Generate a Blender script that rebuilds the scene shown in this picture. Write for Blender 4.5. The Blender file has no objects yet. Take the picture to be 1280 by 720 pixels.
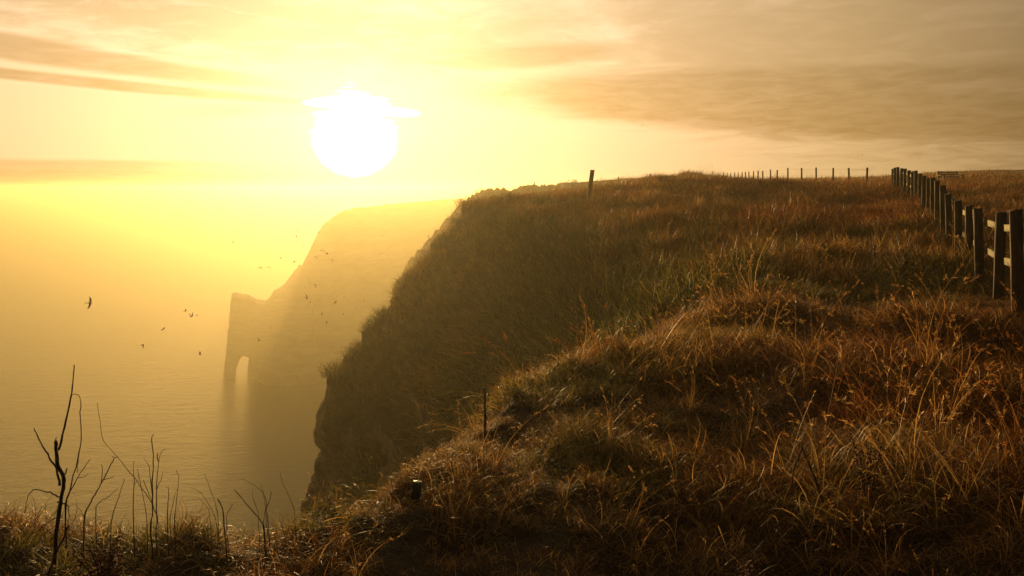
import bpy, math, random
import numpy as np
from mathutils import Vector, Matrix, Euler

random.seed(11)
rng = np.random.default_rng(11)
S = bpy.context.scene
COL = S.collection
R = math.radians

# ------------------------------------------------------------------ camera
# eye is the origin (z = 0); the sea lies 90 m below. The photograph's focal length is 1000 px of 1280.
F, CX, HY = 1000.0, 640.0, 235.5
cam = bpy.data.cameras.new("camera")
cam.sensor_width = 36.0
cam.lens = 36.0 * F / 1280.0
cam.shift_y = -(360 - HY) / 1280.0
cam.clip_start, cam.clip_end = 0.05, 200000.0
co = bpy.data.objects.new("camera", cam)
co.rotation_euler = (R(90), 0, 0)
COL.objects.link(co)
S.camera = co
SEA = -90.0

def uv(px, py): return (px - CX) / F, (HY - py) / F
def at(px, py, Y):
    u, v = uv(px, py)
    return Vector((u * Y, Y, v * Y))

# ------------------------------------------------------------------ sun direction
SU, SV = uv(444, 168)
SAZ = math.atan2(SU, 1.0)
SEL = math.atan2(SV, math.hypot(SU, 1.0))
SUN = Vector((math.sin(SAZ) * math.cos(SEL), math.cos(SAZ) * math.cos(SEL), math.sin(SEL)))

# ------------------------------------------------------------------ little node algebra
class V:
    """wraps a float socket so that sky formulas can be written as arithmetic"""
    nt = None
    def __init__(s, sock): s.s = sock
    @staticmethod
    def m(op, *a, clamp=False):
        n = V.nt.nodes.new('ShaderNodeMath'); n.operation = op; n.use_clamp = clamp
        for i, x in enumerate(a):
            if isinstance(x, V): V.nt.links.new(x.s, n.inputs[i])
            else: n.inputs[i].default_value = float(x)
        return V(n.outputs[0])
    def __add__(s, o): return V.m('ADD', s, o)
    __radd__ = __add__
    def __sub__(s, o): return V.m('SUBTRACT', s, o)
    def __rsub__(s, o): return V.m('SUBTRACT', o, s)
    def __mul__(s, o): return V.m('MULTIPLY', s, o)
    __rmul__ = __mul__
    def __truediv__(s, o): return V.m('DIVIDE', s, o)
    def __rtruediv__(s, o): return V.m('DIVIDE', o, s)
    def __pow__(s, o): return V.m('POWER', s, o)
def vexp(x): return V.m('EXPONENT', x)
def vmax(a, b): return V.m('MAXIMUM', a, b)
def vmin(a, b): return V.m('MINIMUM', a, b)
def smooth(x, a, b, ta=0.0, tb=1.0):
    n = V.nt.nodes.new('ShaderNodeMapRange'); n.interpolation_type = 'SMOOTHSTEP'
    V.nt.links.new(x.s, n.inputs['Value'])
    n.inputs['From Min'].default_value = a; n.inputs['From Max'].default_value = b
    n.inputs['To Min'].default_value = ta; n.inputs['To Max'].default_value = tb
    return V(n.outputs[0])
def combine(x, y, z):
    n = V.nt.nodes.new('ShaderNodeCombineXYZ')
    for i, c in enumerate((x, y, z)):
        if isinstance(c, V): V.nt.links.new(c.s, n.inputs[i])
        else: n.inputs[i].default_value = c
    return n.outputs[0]
def noise(vec, scale, detail=4, rough=0.55, dist=0.0):
    n = V.nt.nodes.new('ShaderNodeTexNoise'); n.noise_dimensions = '3D'
    V.nt.links.new(vec, n.inputs['Vector'])
    n.inputs['Scale'].default_value = scale; n.inputs['Detail'].default_value = detail
    n.inputs['Roughness'].default_value = rough; n.inputs['Distortion'].default_value = dist
    return V(n.outputs['Fac'])
def mixc(fac, a, b, mode='MIX'):
    n = V.nt.nodes.new('ShaderNodeMix'); n.data_type = 'RGBA'; n.blend_type = mode
    n.clamp_factor = True
    if isinstance(fac, V): V.nt.links.new(fac.s, n.inputs[0])
    else: n.inputs[0].default_value = fac
    for i, c in ((6, a), (7, b)):
        if isinstance(c, tuple): n.inputs[i].default_value = (*c, 1)
        else: V.nt.links.new(c, n.inputs[i])
    return n.outputs[2]
def ramp(x, stops):
    n = V.nt.nodes.new('ShaderNodeValToRGB')
    V.nt.links.new(x.s if isinstance(x, V) else x, n.inputs[0])
    e = n.color_ramp.elements
    while len(e) < len(stops): e.new(0.5)
    for k, (p, c) in enumerate(stops):
        e[k].position = p; e[k].color = (*c, 1)
    return n.outputs[0]

# ------------------------------------------------------------------ world: hazy sunrise sky with thin cloud
W = bpy.data.worlds.new("World"); S.world = W; W.use_nodes = True
nt = W.node_tree; V.nt = nt
bg = nt.nodes['Background']
tc = nt.nodes.new('ShaderNodeTexCoord')
sep = nt.nodes.new('ShaderNodeSeparateXYZ'); nt.links.new(tc.outputs['Generated'], sep.inputs[0])
dx, dy, dz = (V(sep.outputs[i]) for i in range(3))
az = V.m('ARCTAN2', dx, dy)
el = V.m('ARCSINE', dz)
cosang = dx * SUN.x + dy * SUN.y + dz * SUN.z
theta = V.m('ARCCOSINE', vmin(cosang, 0.999999))           # radians from the sun
ppos = combine(dx / (vmax(dz, 0.0) + 0.10), dy / (vmax(dz, 0.0) + 0.10), 0.0)   # cloud layer plane
n_big = noise(ppos, 0.55, 5, 0.55, 0.6)
n_mid = noise(ppos, 1.7, 6, 0.6, 1.0)
n_fine = noise(ppos, 5.0, 5, 0.60, 0.5)
ang = combine(az * 6.0, el * 42.0, 0.0)
n_str = noise(ang, 1.0, 5, 0.55, 0.5)                       # long level streaks
n_edge = noise(combine(az * 14.0, el * 90.0, 3.0), 1.0, 2, 0.6, 0.4)
sky = nt.nodes.new('ShaderNodeTexSky'); sky.sky_type = 'NISHITA'; sky.sun_disc = False
sky.sun_elevation = SEL; sky.sun_rotation = SAZ; sky.dust_density = 4.0; sky.altitude = 90
nish = mixc(1.0, sky.outputs[0], (0.03, 0.025, 0.02), 'MULTIPLY')
t = theta / math.pi
base = ramp(t, [(0.0, (0.92, 0.88, 0.52)), (0.035, (0.92, 0.85, 0.50)), (0.07, (0.91, 0.73, 0.43)), (0.125, (0.85, 0.58, 0.32)),
                (0.19, (0.66, 0.44, 0.21)), (0.27, (0.28, 0.18, 0.085)), (0.40, (0.06, 0.04, 0.024)), (1.0, (0.035, 0.028, 0.022))])
hi = smooth(el, 0.03, 0.30)                                 # paler, less yellow higher up
fade = smooth(theta, 1.6, 0.5)
base = mixc(hi * smooth(theta, 0.75, 0.25) * 0.6, base, mixc(0.55, base, (0.92, 0.76, 0.50)))
def blob(px, py, rx, ry, rot=0.0, soft=0.5, warp=0.6, nz=None):
    u, v = uv(px, py)
    a0 = math.atan(u); e0 = math.atan(v / math.hypot(u, 1))
    c, s_ = math.cos(R(rot)), math.sin(R(rot))
    ax, ey = az - a0, el - e0
    p = (ax * c + ey * s_) / (rx / F); q = (ey * c - ax * s_) / (ry / F)
    d = V.m('SQRT', p * p + q * q) + ((nz or n_str) - 0.5) * (warp * 2)
    return smooth(d, 1.0 + soft, 1.0 - soft)
def add(a, b): return a + b - a * b
dark = blob(60, 66, 220, 13, -5, 0.3, 0.45)
dark = add(dark, blob(110, 103, 250, 6, -3, 0.35, 0.2))
dark = add(dark, blob(90, 204, 190, 4, 0, 0.8, 0.5) * 0.6)
dark = add(dark, blob(645, 70, 125, 15, 2, 0.4, 0.35) * 1.0)
dark = add(dark, blob(305, 138, 60, 7, 3, 0.8, 0.7) * 0.45)
dark = add(dark, blob(250, 15, 330, 38, -4, 0.8, 1.6, n_fine) * 0.8)
dark = add(dark, blob(1160, 60, 400, 105, -8, 0.5, 1.0, n_mid) * 0.8)
dark = add(dark * 0.9, blob(1200, 128, 540, 42, -3, 0.16, 0.14, n_mid) * 0.95)
dark = add(dark, blob(40, 222, 300, 13, 0, 0.7, 0.3) * 0.85)
elsewhere = smooth(n_big, 0.45, 0.7) * smooth(V.m('ABSOLUTE', az), 0.6, 0.9) * smooth(el, 0.02, 0.2)
elsewhere = add(elsewhere, smooth(n_big, 0.45, 0.68) * smooth(el, 0.24, 0.4))
dark = add(dark, elsewhere * 0.7)
mott = smooth(n_fine, 0.35, 0.7)
near_sun = smooth(theta, 0.05, 0.30)
dk = dark * (0.45 + 0.45 * near_sun) * (0.82 + 0.3 * (n_mid - 0.5) + 0.20 * mott)
c1 = mixc(dk, base, mixc(1.0, base, (0.42, 0.35, 0.22), 'MULTIPLY'))
lite = smooth(n_mid, 0.5, 0.75) * smooth(el, 0.06, 0.2) * (1.0 - dark) * 0.35 + smooth(n_fine, 0.5, 0.75) * smooth(el, 0.10, 0.2) * fade * 0.16
lite = lite + smooth(n_str, 0.5, 0.7) * 0.16 * smooth(el, 0.02, 0.06)
c2 = mixc(lite, c1, mixc(1.0, base, (1.18, 1.16, 1.35), 'MULTIPLY'))
# the sun's over-bright patch, cut into by level wisps of cloud
th2 = theta + (n_edge - 0.5) * 0.060 * smooth(el, 0.055, 0.10) + (n_str - 0.5) * 0.05 * smooth(el, 0.05, 0.09)
core = smooth(th2 + (noise(combine(az * 34.0, el * 60.0, 9.0), 1.0, 4, 0.6) - 0.5) * 0.014, 0.0550, 0.0430)
core = add(core, blob(494, 140, 24, 4.5, -4, 0.5, 0.4, n_edge)); core = add(core, blob(408, 129, 20, 3.5, 0, 0.6, 0.5, n_edge) * 0.8)
core = core * (1.0 - blob(402, 137, 22, 3.2, 3, 0.6, 0.4, n_edge)) * (1.0 - blob(486, 148, 20, 2.6, 0, 0.6, 0.4, n_edge))
glow = vexp(theta * -14.0)
halo = vexp((theta - 0.045) * -55.0)
lum = combine(glow * 0.08 + core * 3.0, glow * 0.06 + core * 2.9, glow * 0.03 + vmin(halo, 1.0) * 0.16 + core * 2.8)
tot = mixc(1.0, mixc(1.0, c2, nish, 'ADD'), lum, 'ADD')
low = smooth(el, -0.02, -0.10)
tot = mixc(low, tot, (0.10, 0.07, 0.04))
nt.links.new(tot, bg.inputs[0]); bg.inputs[1].default_value = 1.0

# ------------------------------------------------------------------ sun lamp, colour management
sl = bpy.data.lights.new("sun", 'SUN'); sl.energy = 5.0; sl.angle = R(0.6); sl.color = (1.0, 0.60, 0.22)
so = bpy.data.objects.new("sun", sl); so.rotation_euler = (-SUN).to_track_quat('-Z', 'Y').to_euler(); COL.objects.link(so)
so.location = (-40, 200, 30)
S.view_settings.view_transform = 'Standard'; S.view_settings.look = 'None'
S.view_settings.exposure = 0.0; S.view_settings.gamma = 1.0
S.cycles.volume_bounces = 3; S.cycles.max_bounces = 6; S.cycles.diffuse_bounces = 2; S.cycles.glossy_bounces = 2
S.cycles.transmission_bounces = 4
HAZE_DENSITY, HAZE_TOP = 0.00115, 4.9

# ------------------------------------------------------------------ helpers
def link(o, parent=None, **p):
    COL.objects.link(o)
    if parent: o.parent = parent
    for k, v in p.items(): o[k] = v
    return o
def mesh_np(name, verts, quads=None, tris=None, mat=None, smooth_=False):
    me = bpy.data.meshes.new(name)
    verts = np.asarray(verts, np.float32)
    me.vertices.add(len(verts)); me.vertices.foreach_set('co', verts.ravel())
    parts = []
    if quads is not None and len(quads): parts.append((np.asarray(quads), 4))
    if tris is not None and len(tris): parts.append((np.asarray(tris), 3))
    idx = np.concatenate([a.ravel() for a, n in parts]).astype(np.int32)
    tot = np.concatenate([np.full(len(a), n) for a, n in parts]).astype(np.int32)
    st = np.concatenate([[0], np.cumsum(tot)[:-1]]).astype(np.int32)
    me.loops.add(len(idx)); me.loops.foreach_set('vertex_index', idx)
    me.polygons.add(len(tot)); me.polygons.foreach_set('loop_start', st); me.polygons.foreach_set('loop_total', tot)
    if smooth_: me.polygons.foreach_set('use_smooth', np.ones(len(tot), bool))
    me.update(calc_edges=True)
    if mat: me.materials.append(mat)
    return me
class MB:
    def __init__(s): s.v, s.q, s.t = [], [], []
    def box(s, c, d, rot=None, taper=1.0, jit=0.0):
        o = len(s.v)
        for z in (-1, 1):
            k = taper if z > 0 else 1.0
            for x, y in ((-1, -1), (1, -1), (1, 1), (-1, 1)):
                p = Vector((x * d[0] / 2 * k, y * d[1] / 2 * k, z * d[2] / 2))
                if jit: p += Vector((random.uniform(-jit, jit), random.uniform(-jit, jit), random.uniform(-jit, jit)))
                if rot: p = rot @ p
                s.v.append(p + Vector(c))
        for f in ((3, 2, 1, 0), (4, 5, 6, 7), (0, 1, 5, 4), (1, 2, 6, 5), (2, 3, 7, 6), (3, 0, 4, 7)):
            s.q.append([o + i for i in f])
    def tube(s, pts, rads, n=6):
        pts = [Vector(p) for p in pts]; o = len(s.v)
        for i, p in enumerate(pts):
            d = (pts[min(i + 1, len(pts) - 1)] - pts[max(i - 1, 0)]).normalized()
            a = d.cross(Vector((0.31, 0.9, 0.2))).normalized(); b = d.cross(a)
            for k in range(n):
                w = 2 * math.pi * k / n
                s.v.append(p + (a * math.cos(w) + b * math.sin(w)) * rads[i])
        for i in range(len(pts) - 1):
            for k in range(n):
                k2 = (k + 1) % n
                s.q.append([o + i * n + k, o + i * n + k2, o + (i + 1) * n + k2, o + (i + 1) * n + k])
        for e, rev in ((0, 1), (len(pts) - 1, 0)):
            c = len(s.v); s.v.append(pts[e])
            for k in range(n):
                f = [c, o + e * n + k, o + e * n + (k + 1) % n]
                s.t.append(f[::-1] if rev else f)
    def build(s, name, mat, parent=None, sm=False):
        me = mesh_np(name, [tuple(v) for v in s.v], s.q, s.t, mat, sm)
        return link(bpy.data.objects.new(name, me), parent)
def empty(name, loc, label, cat, group=None):
    o = bpy.data.objects.new(name, None); o.empty_display_size = 0.2
    o.location = loc; COL.objects.link(o); o['label'] = label; o['category'] = cat
    if group: o['group'] = group
    return o
def hash2(ix, iy, seed):
    h = (ix.astype(np.int64) * 374761393 + iy.astype(np.int64) * 668265263 + seed * 1442695041) & 0xffffffff
    h = ((h ^ (h >> 13)) * 1274126177) & 0xffffffff
    return ((h ^ (h >> 16)) & 0xffff) / 65535.0
def vnoise(x, y, seed=0):
    ix, iy = np.floor(x), np.floor(y); fx, fy = x - ix, y - iy
    fx, fy = fx * fx * (3 - 2 * fx), fy * fy * (3 - 2 * fy)
    a, b = hash2(ix, iy, seed), hash2(ix + 1, iy, seed)
    c, d = hash2(ix, iy + 1, seed), hash2(ix + 1, iy + 1, seed)
    return ((a * (1 - fx) + b * fx) * (1 - fy) + (c * (1 - fx) + d * fx) * fy) * 2 - 1
def fbm(x, y, oct=4, seed=0, gain=0.5):
    r = np.zeros(np.broadcast(x, y).shape); a = 1.0
    for o in range(oct):
        r += a * vnoise(x * 2 ** o + 17.3 * o, y * 2 ** o - 9.1 * o, seed + o); a *= gain
    return r

def material(name):
    m = bpy.data.materials.new(name); m.use_nodes = True
    V.nt = m.node_tree
    return m, m.node_tree, m.node_tree.nodes['Principled BSDF']
def objpos(scale=(1, 1, 1)):
    g = V.nt.nodes.new('ShaderNodeNewGeometry'); mp = V.nt.nodes.new('ShaderNodeMapping')
    V.nt.links.new(g.outputs['Position'], mp.inputs[0]); mp.inputs['Scale'].default_value = scale
    return mp.outputs[0], g
def bump(nt, b, height, strength, dist):
    n = nt.nodes.new('ShaderNodeBump'); n.inputs['Strength'].default_value = strength; n.inputs['Distance'].default_value = dist
    nt.links.new(height.s if isinstance(height, V) else height, n.inputs['Height']); nt.links.new(n.outputs[0], b.inputs['Normal'])

# ------------------------------------------------------------------ materials
# ground: thatch and soil on the flats, bedded rock where steep
M_ground, nt, b = material("ground")
p, g = objpos(); p2, _ = objpos((0.6, 0.6, 5.0))
sx = nt.nodes.new('ShaderNodeSeparateXYZ'); nt.links.new(g.outputs['Normal'], sx.inputs[0])
nz = V(sx.outputs[2])
soil = ramp(noise(p, 3.0, 6, 0.65), [(0.3, (0.02, 0.012, 0.005)), (0.5, (0.045, 0.027, 0.010)), (0.72, (0.035, 0.036, 0.01))])
rock = ramp(noise(p2, 1.4, 6, 0.65), [(0.3, (0.07, 0.05, 0.03)), (0.5, (0.20, 0.15, 0.10)), (0.7, (0.30, 0.24, 0.16))])
steep = smooth(nz + (noise(p, 1.2, 4) - 0.5) * 0.35, 0.55, 0.32)
nt.links.new(mixc(steep, soil, rock), b.inputs['Base Color'])
b.inputs['Roughness'].default_value = 0.9; b.inputs['Specular IOR Level'].default_value = 0.2
bump(nt, b, noise(p2, 2.5, 6, 0.7) + noise(p, 14.0, 4, 0.7) * 0.5, 0.8, 0.25)

M_rock, nt, b = material("chalk_rock")
p2, _ = objpos((0.03, 0.03, 0.16)); p3, _ = objpos((0.02, 0.02, 0.02))
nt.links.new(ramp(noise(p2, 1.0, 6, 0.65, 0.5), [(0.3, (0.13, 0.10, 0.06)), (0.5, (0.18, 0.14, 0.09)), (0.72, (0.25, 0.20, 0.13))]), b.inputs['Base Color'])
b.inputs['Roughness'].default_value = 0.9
bump(nt, b, noise(p2, 2.0, 6, 0.7), 0.9, 2.5)

M_sea, nt, b = material("sea_water")
b.inputs['Base Color'].default_value = (0.03, 0.035, 0.025, 1); b.inputs['Roughness'].default_value = 0.09
b.inputs['IOR'].default_value = 1.33
pw, _ = objpos((0.10, 0.22, 0.1)); pw2, _ = objpos((0.45, 0.95, 0.1)); pw3, _ = objpos((0.004, 0.012, 0.1))
h = noise(pw, 1.0, 5, 0.6, 0.4) * 1.6 + noise(pw2, 1.0, 4, 0.65, 0.3) * 0.8 + noise(pw3, 1.0, 3, 0.5) * 2.0
bump(nt, b, h, 0.31, 2.2)

def grass_material(name, stops_dry, stops_green, trans=0.50, rough=0.45):
    m, nt, b = material(name)
    a1 = nt.nodes.new('ShaderNodeAttribute'); a1.attribute_name = 'bc'
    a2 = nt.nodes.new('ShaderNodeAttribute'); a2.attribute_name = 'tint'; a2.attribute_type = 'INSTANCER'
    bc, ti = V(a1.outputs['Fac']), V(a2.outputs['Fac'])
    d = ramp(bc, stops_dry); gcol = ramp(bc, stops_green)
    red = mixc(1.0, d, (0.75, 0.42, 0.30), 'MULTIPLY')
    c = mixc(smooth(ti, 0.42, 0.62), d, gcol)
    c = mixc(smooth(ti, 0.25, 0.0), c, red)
    nt.links.new(c, b.inputs['Base Color']); b.inputs['Roughness'].default_value = rough
    b.inputs['Specular IOR Level'].default_value = 0.28
    tr = nt.nodes.new('ShaderNodeBsdfTranslucent'); nt.links.new(c, tr.inputs[0])
    mx = nt.nodes.new('ShaderNodeMixShader'); mx.inputs[0].default_value = trans
    nt.links.new(b.outputs[0], mx.inputs[1]); nt.links.new(tr.outputs[0], mx.inputs[2])
    nt.links.new(mx.outputs[0], nt.nodes['Material Output'].inputs[0])
    return m
M_grass = grass_material("grass_blades",
    [(0.0, (0.03, 0.013, 0.005)), (0.35, (0.12, 0.052, 0.013)), (0.66, (0.33, 0.165, 0.042)), (1.0, (0.82, 0.52, 0.17))],
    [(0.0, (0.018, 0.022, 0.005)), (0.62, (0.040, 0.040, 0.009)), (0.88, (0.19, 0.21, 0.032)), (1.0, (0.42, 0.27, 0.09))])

def wood_material(name, c0, c1, c2, scale=(14, 14, 1.6), rough=0.8):
    m, nt, b = material(name)
    t_ = nt.nodes.new('ShaderNodeTexCoord'); mp = nt.nodes.new('ShaderNodeMapping')
    nt.links.new(t_.outputs['Object'], mp.inputs[0]); mp.inputs['Scale'].default_value = scale
    oi = nt.nodes.new('ShaderNodeObjectInfo')
    ad = nt.nodes.new('ShaderNodeVectorMath'); ad.operation = 'ADD'
    nt.links.new(mp.outputs[0], ad.inputs[0]); nt.links.new(oi.outputs['Location'], ad.inputs[1])
    nn = noise(ad.outputs[0], 2.0, 6, 0.65, 0.8)
    nt.links.new(ramp(nn, [(0.3, c0), (0.5, c1), (0.7, c2)]), b.inputs['Base Color'])
    b.inputs['Roughness'].default_value = rough
    bump(nt, b, nn, 0.7, 0.01)
    return m
M_post = wood_material("weathered_post_wood", (0.03, 0.018, 0.010), (0.065, 0.038, 0.02), (0.13, 0.085, 0.045))
M_rail = wood_material("lichened_rail_wood", (0.06, 0.05, 0.012), (0.15, 0.135, 0.03), (0.28, 0.25, 0.06), (1.6, 14, 14))
M_bench = wood_material("bench_wood", (0.10, 0.07, 0.03), (0.20, 0.15, 0.07), (0.3, 0.24, 0.12), (2, 14, 14))
M_bark = wood_material("dead_stem_bark", (0.018, 0.010, 0.006), (0.045, 0.024, 0.014), (0.09, 0.05, 0.03), (30, 30, 8))
M_dock = wood_material("rusty_seed_heads", (0.06, 0.018, 0.008), (0.13, 0.04, 0.016), (0.22, 0.08, 0.03), (30, 30, 30))
M_black, nt, b = material("blackened_stub"); 
nt.links.new(ramp(noise(objpos((30, 30, 30))[0], 2, 4), [(0.3, (0.006, 0.005, 0.004)), (0.7, (0.02, 0.016, 0.012))]), b.inputs['Base Color']); b.inputs['Roughness'].default_value = 0.6
M_pale, nt, b = material("pale_weathered_patch")
nt.links.new(ramp(noise(objpos((20, 20, 20))[0], 2, 4), [(0.3, (0.55, 0.52, 0.46)), (0.7, (0.8, 0.78, 0.72))]), b.inputs['Base Color']); b.inputs['Roughness'].default_value = 0.4
M_bird, nt, b = material("dark_feathers")
nt.links.new(ramp(noise(objpos((8, 8, 8))[0], 2, 3), [(0.3, (0.03, 0.024, 0.018)), (0.7, (0.08, 0.065, 0.05))]), b.inputs['Base Color']); b.inputs['Roughness'].default_value = 0.8
M_wire, nt, b = material("fence_wire"); b.inputs['Base Color'].default_value = (0.12, 0.09, 0.07, 1); b.inputs['Metallic'].default_value = 0.6; b.inputs['Roughness'].default_value = 0.6

# ------------------------------------------------------------------ the land: profiles (distance, height) for each bearing u = x / y
FAR_L = [(13, -45), (18, -92)]
def tail(z0, y0): return [(y0 + 5, z0 - 6), (y0 + 9, z0 - 28), (y0 + 16, -92)]
PROF = {
 -1.30: [(0.5, -1.70), (3.8, -1.72), (4.8, -2.3), (6.4, -4.4), (9, -12)] + FAR_L,
 -0.64: [(0.5, -1.70), (3.85, -1.70), (4.9, -2.3), (6.4, -4.2), (9, -12)] + FAR_L,
 -0.33: [(0.5, -1.70), (3.85, -1.68), (4.9, -2.3), (6.4, -4.2), (9, -12)] + FAR_L,
 -0.30: [(0.5, -1.70), (3.85, -1.66), (4.9, -2.3), (6.4, -4.0), (9, -11), (13, -40), (20, -85), (26, -88), (32, -84), (40, -92)],
 -0.28: [(0.5, -1.70), (3.85, -1.64), (5.0, -2.3), (6.4, -4.0), (9, -10), (13, -34), (20, -70), (27, -66), (31, -24), (33, -34), (40, -92)],
 -0.27: [(0.5, -1.70), (3.9, -1.62), (5.0, -2.2), (6.4, -3.9), (9, -9.5), (13, -32), (20, -62), (27, -46), (30, -18), (32, -12.8), (34, -15), (40, -62), (46, -92)],
 -0.255: [(0.5, -1.70), (3.95, -1.60), (5.1, -2.2), (6.4, -3.8), (9, -9), (13, -28), (20, -50), (27, -34), (30, -14), (32, -11.2)] + tail(-11.2, 32),
 -0.245: [(0.5, -1.70), (4.0, -1.58), (5.2, -2.2), (6.5, -3.8), (9, -9), (13, -26), (20, -42), (27, -30), (30, -14), (32, -9.8)] + tail(-9.8, 32),
 -0.233: [(0.5, -1.70), (4.05, -1.56), (5.2, -2.2), (7, -5), (10, -12), (14, -25), (20, -36), (26, -26), (30, -12), (32, -8.2)] + tail(-8.2, 32),
 -0.228: [(0.5, -1.70), (4.1, -1.55), (5.3, -2.2), (7, -5), (10, -12), (14, -24), (19, -32), (26, -20), (30, -9.5), (32, -6.8)] + tail(-6.8, 32),
 -0.21: [(0.5, -1.70), (4.0, -1.64), (5.2, -2.3), (7, -4.4), (10, -10), (14, -20), (19, -26), (25, -18), (30, -9), (33, -6.2)] + tail(-6.2, 33),
 -0.19: [(0.5, -1.70), (4.1, -1.62), (5.3, -2.2), (7, -4.0), (10, -9), (14, -17), (19, -20), (25, -14), (30, -8), (34, -5.5)] + tail(-5.5, 34),
 -0.14: [(0.5, -1.70), (4.5, -1.62), (5.8, -2.2), (8, -4.5), (12, -10), (17, -13), (23, -11), (30, -6.4), (36, -4.0)] + tail(-4.0, 36),
 -0.10: [(0.5, -1.70), (4.9, -1.62), (6.3, -2.2), (9, -4.5), (14, -8.6), (20, -8.9), (28, -5.8), (34, -3.7), (39, -2.5)] + tail(-2.5, 39),
 -0.06: [(0.5, -1.70), (5.3, -1.62), (6.8, -2.2), (10, -4.6), (15, -7.0), (22, -6.4), (30, -3.6), (36, -1.9), (42, -0.85)] + tail(-0.9, 43),
 0.00: [(0.5, -1.70), (6.4, -1.62), (8.2, -2.2), (11, -3.9), (15, -5.0), (20, -4.6), (27, -2.7), (33, -1.5), (43, -0.42), (47, -1.2), (55, -8), (66, -30), (84, -70)],
 0.06: [(0.5, -1.70), (7.0, -1.60), (8.8, -2.15), (12, -3.6), (16, -4.0), (21, -3.1), (27, -1.8), (34, -1.0), (44, -0.22), (52, -1.0), (70, -8), (100, -14), (125, -3), (150, -1), (260, -5)],
 0.12: [(0.5, -1.70), (7.6, -1.58), (9.4, -2.1), (12.5, -3.0), (16, -3.1), (21, -2.2), (26, -1.55), (34, -0.9), (46, -0.08), (56, -0.4), (100, -0.6), (150, 0.3), (260, -3)],
 0.18: [(0.5, -1.70), (8.1, -1.57), (10.2, -2.0), (13, -2.45), (17, -2.2), (22, -1.6), (30, -0.95), (40, -0.15), (52, 0.62), (62, 0.4), (150, 0.5), (260, -2)],
 0.22: [(0.5, -1.70), (9.0, -1.56), (11, -1.85), (14, -2.1), (18, -1.8), (24, -1.35), (32, -0.8), (44, 0.1), (57, 0.88), (66, 0.6), (150, 0.6), (260, -2)],
 0.26: [(0.5, -1.70), (10.1, -1.54), (12, -1.75), (15, -1.85), (20, -1.5), (30, -0.85), (40, 0.0), (50, 0.50), (58, 0.45), (79, 0.57), (100, 0.8), (260, 0)],
 0.32: [(0.5, -1.70), (11, -1.55), (16, -1.6), (22, -1.3), (32, -0.6), (45, 0.16), (52, 0.0), (79, 0.5), (120, 1.0), (260, 0.8)],
 0.45: [(0.5, -1.70), (8, -1.55), (14, -1.5), (20, -1.1), (30, -0.55), (40, 0.0), (46, 0.14), (60, 0.1), (120, 1.2), (160, 2.2), (260, 2)],
 0.52: [(0.5, -1.70), (8.8, -1.50), (12, -1.54), (15.2, -1.46), (18.4, -1.16), (20, -1.03), (26.4, -0.72), (31, -0.5), (40, -0.15), (50, 0.1), (56, 0.3), (66, 0.8), (75, 0.6), (110, 0.9), (160, 3.2), (175, 3.2), (260, 3)],
 0.60: [(0.5, -1.70), (8.8, -1.46), (12, -1.52), (16, -1.35), (22, -0.95), (31, -0.5), (40, -0.15), (50, 0.15), (58, 0.5), (66, 0.85), (75, 0.6), (110, 0.9), (160, 3.8), (175, 3.8), (260, 3)],
 1.30: [(0.5, -1.70), (8.8, -1.46), (12, -1.5), (16, -1.35), (22, -0.95), (31, -0.5), (40, -0.15), (50, 0.15), (58, 0.5), (66, 0.85), (75, 0.6), (110, 0.9), (160, 4.0), (175, 4.0), (260, 3)],
}
H2 = [(-0.30, -0.72), (-0.20, -0.72), (-0.18, -0.60), (-0.155, -0.17), (-0.148, -0.118), (-0.126, -0.084), (-0.093, -0.048), (-0.062, -0.0152), (-0.044, -0.002), (-0.029, 0.0005), (0.0, 0.003), (0.04, 0.0065), (0.08, 0.0085), (0.12, 0.0105), (0.18, 0.0115), (0.3, 0.008), (0.4, 0.005), (0.5, 0.0)]
us = np.array(sorted(PROF))
lY = np.concatenate([np.log(np.linspace(0.5, 3.0, 26)), np.linspace(math.log(3.02), math.log(262.0), 560)])
YS = np.exp(lY)
tab = np.array([np.interp(YS, [a for a, _ in PROF[k]], [z for _, z in PROF[k]]) for k in us])
ker = np.hanning(15)[1:-1]; ker /= ker.sum()
for i in range(len(us)):                                    # round the corners of each profile
    e = np.pad(tab[i], 6, mode='edge'); tab[i] = np.convolve(e, ker, 'valid')
UG = np.concatenate([np.linspace(-1.3, -0.34, 240)[:-1], np.linspace(-0.34, 0.30, 560)[:-1], np.linspace(0.30, 1.3, 380)])
Z = np.empty((len(UG), len(YS)))
for j in range(len(YS)): Z[:, j] = np.interp(UG, us, tab[:, j])
UU, YY = np.meshgrid(UG, YS, indexing='ij')
# second headland: a ridge 130 m off, cliff in front and behind
r2 = np.interp(UG, [a for a, _ in H2], [z for _, z in H2])[:, None] * 130
wob = 4 * fbm(UU * 25, YY * 0.05, 3, 5)
d2 = YY - 130 - wob
land = np.clip((UU - 0.02) / 0.12, 0, 1)
front = np.where(d2 < 0, (-d2) ** 1.25 * (1.15 * (1 - land) + 0.02), d2 * (0.9 * (1 - land) + 0.01))
z2 = r2 - front
Z = np.where((YY > 62) & (UU < 0.5), np.maximum(Z, np.maximum(z2, -92)), Z)
XX = UU * YY
flat = np.clip((Z + 60) / 60, 0, 1)
near = np.clip(1 - (YY - 9) / 30, 0.15, 1)
damp = np.clip((YY - 0.5) / 2.5, 0, 1)
Z = Z + damp * near * (0.075 * fbm(XX * 0.9, YY * 0.9, 1, 1) + 0.055 * fbm(XX * 2.1, YY * 2.1, 3, 14) + 0.03 * fbm(XX * 4, YY * 4, 2, 9))
mid = np.clip((YY - 12) / 15, 0, 1) * np.clip((120 - YY) / 60, 0.3, 1)
slopeY = np.abs(np.gradient(Z, axis=1) / np.gradient(YY, axis=1))
slopeU = np.abs(np.gradient(Z, axis=0) / np.gradient(XX, axis=0))
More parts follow.
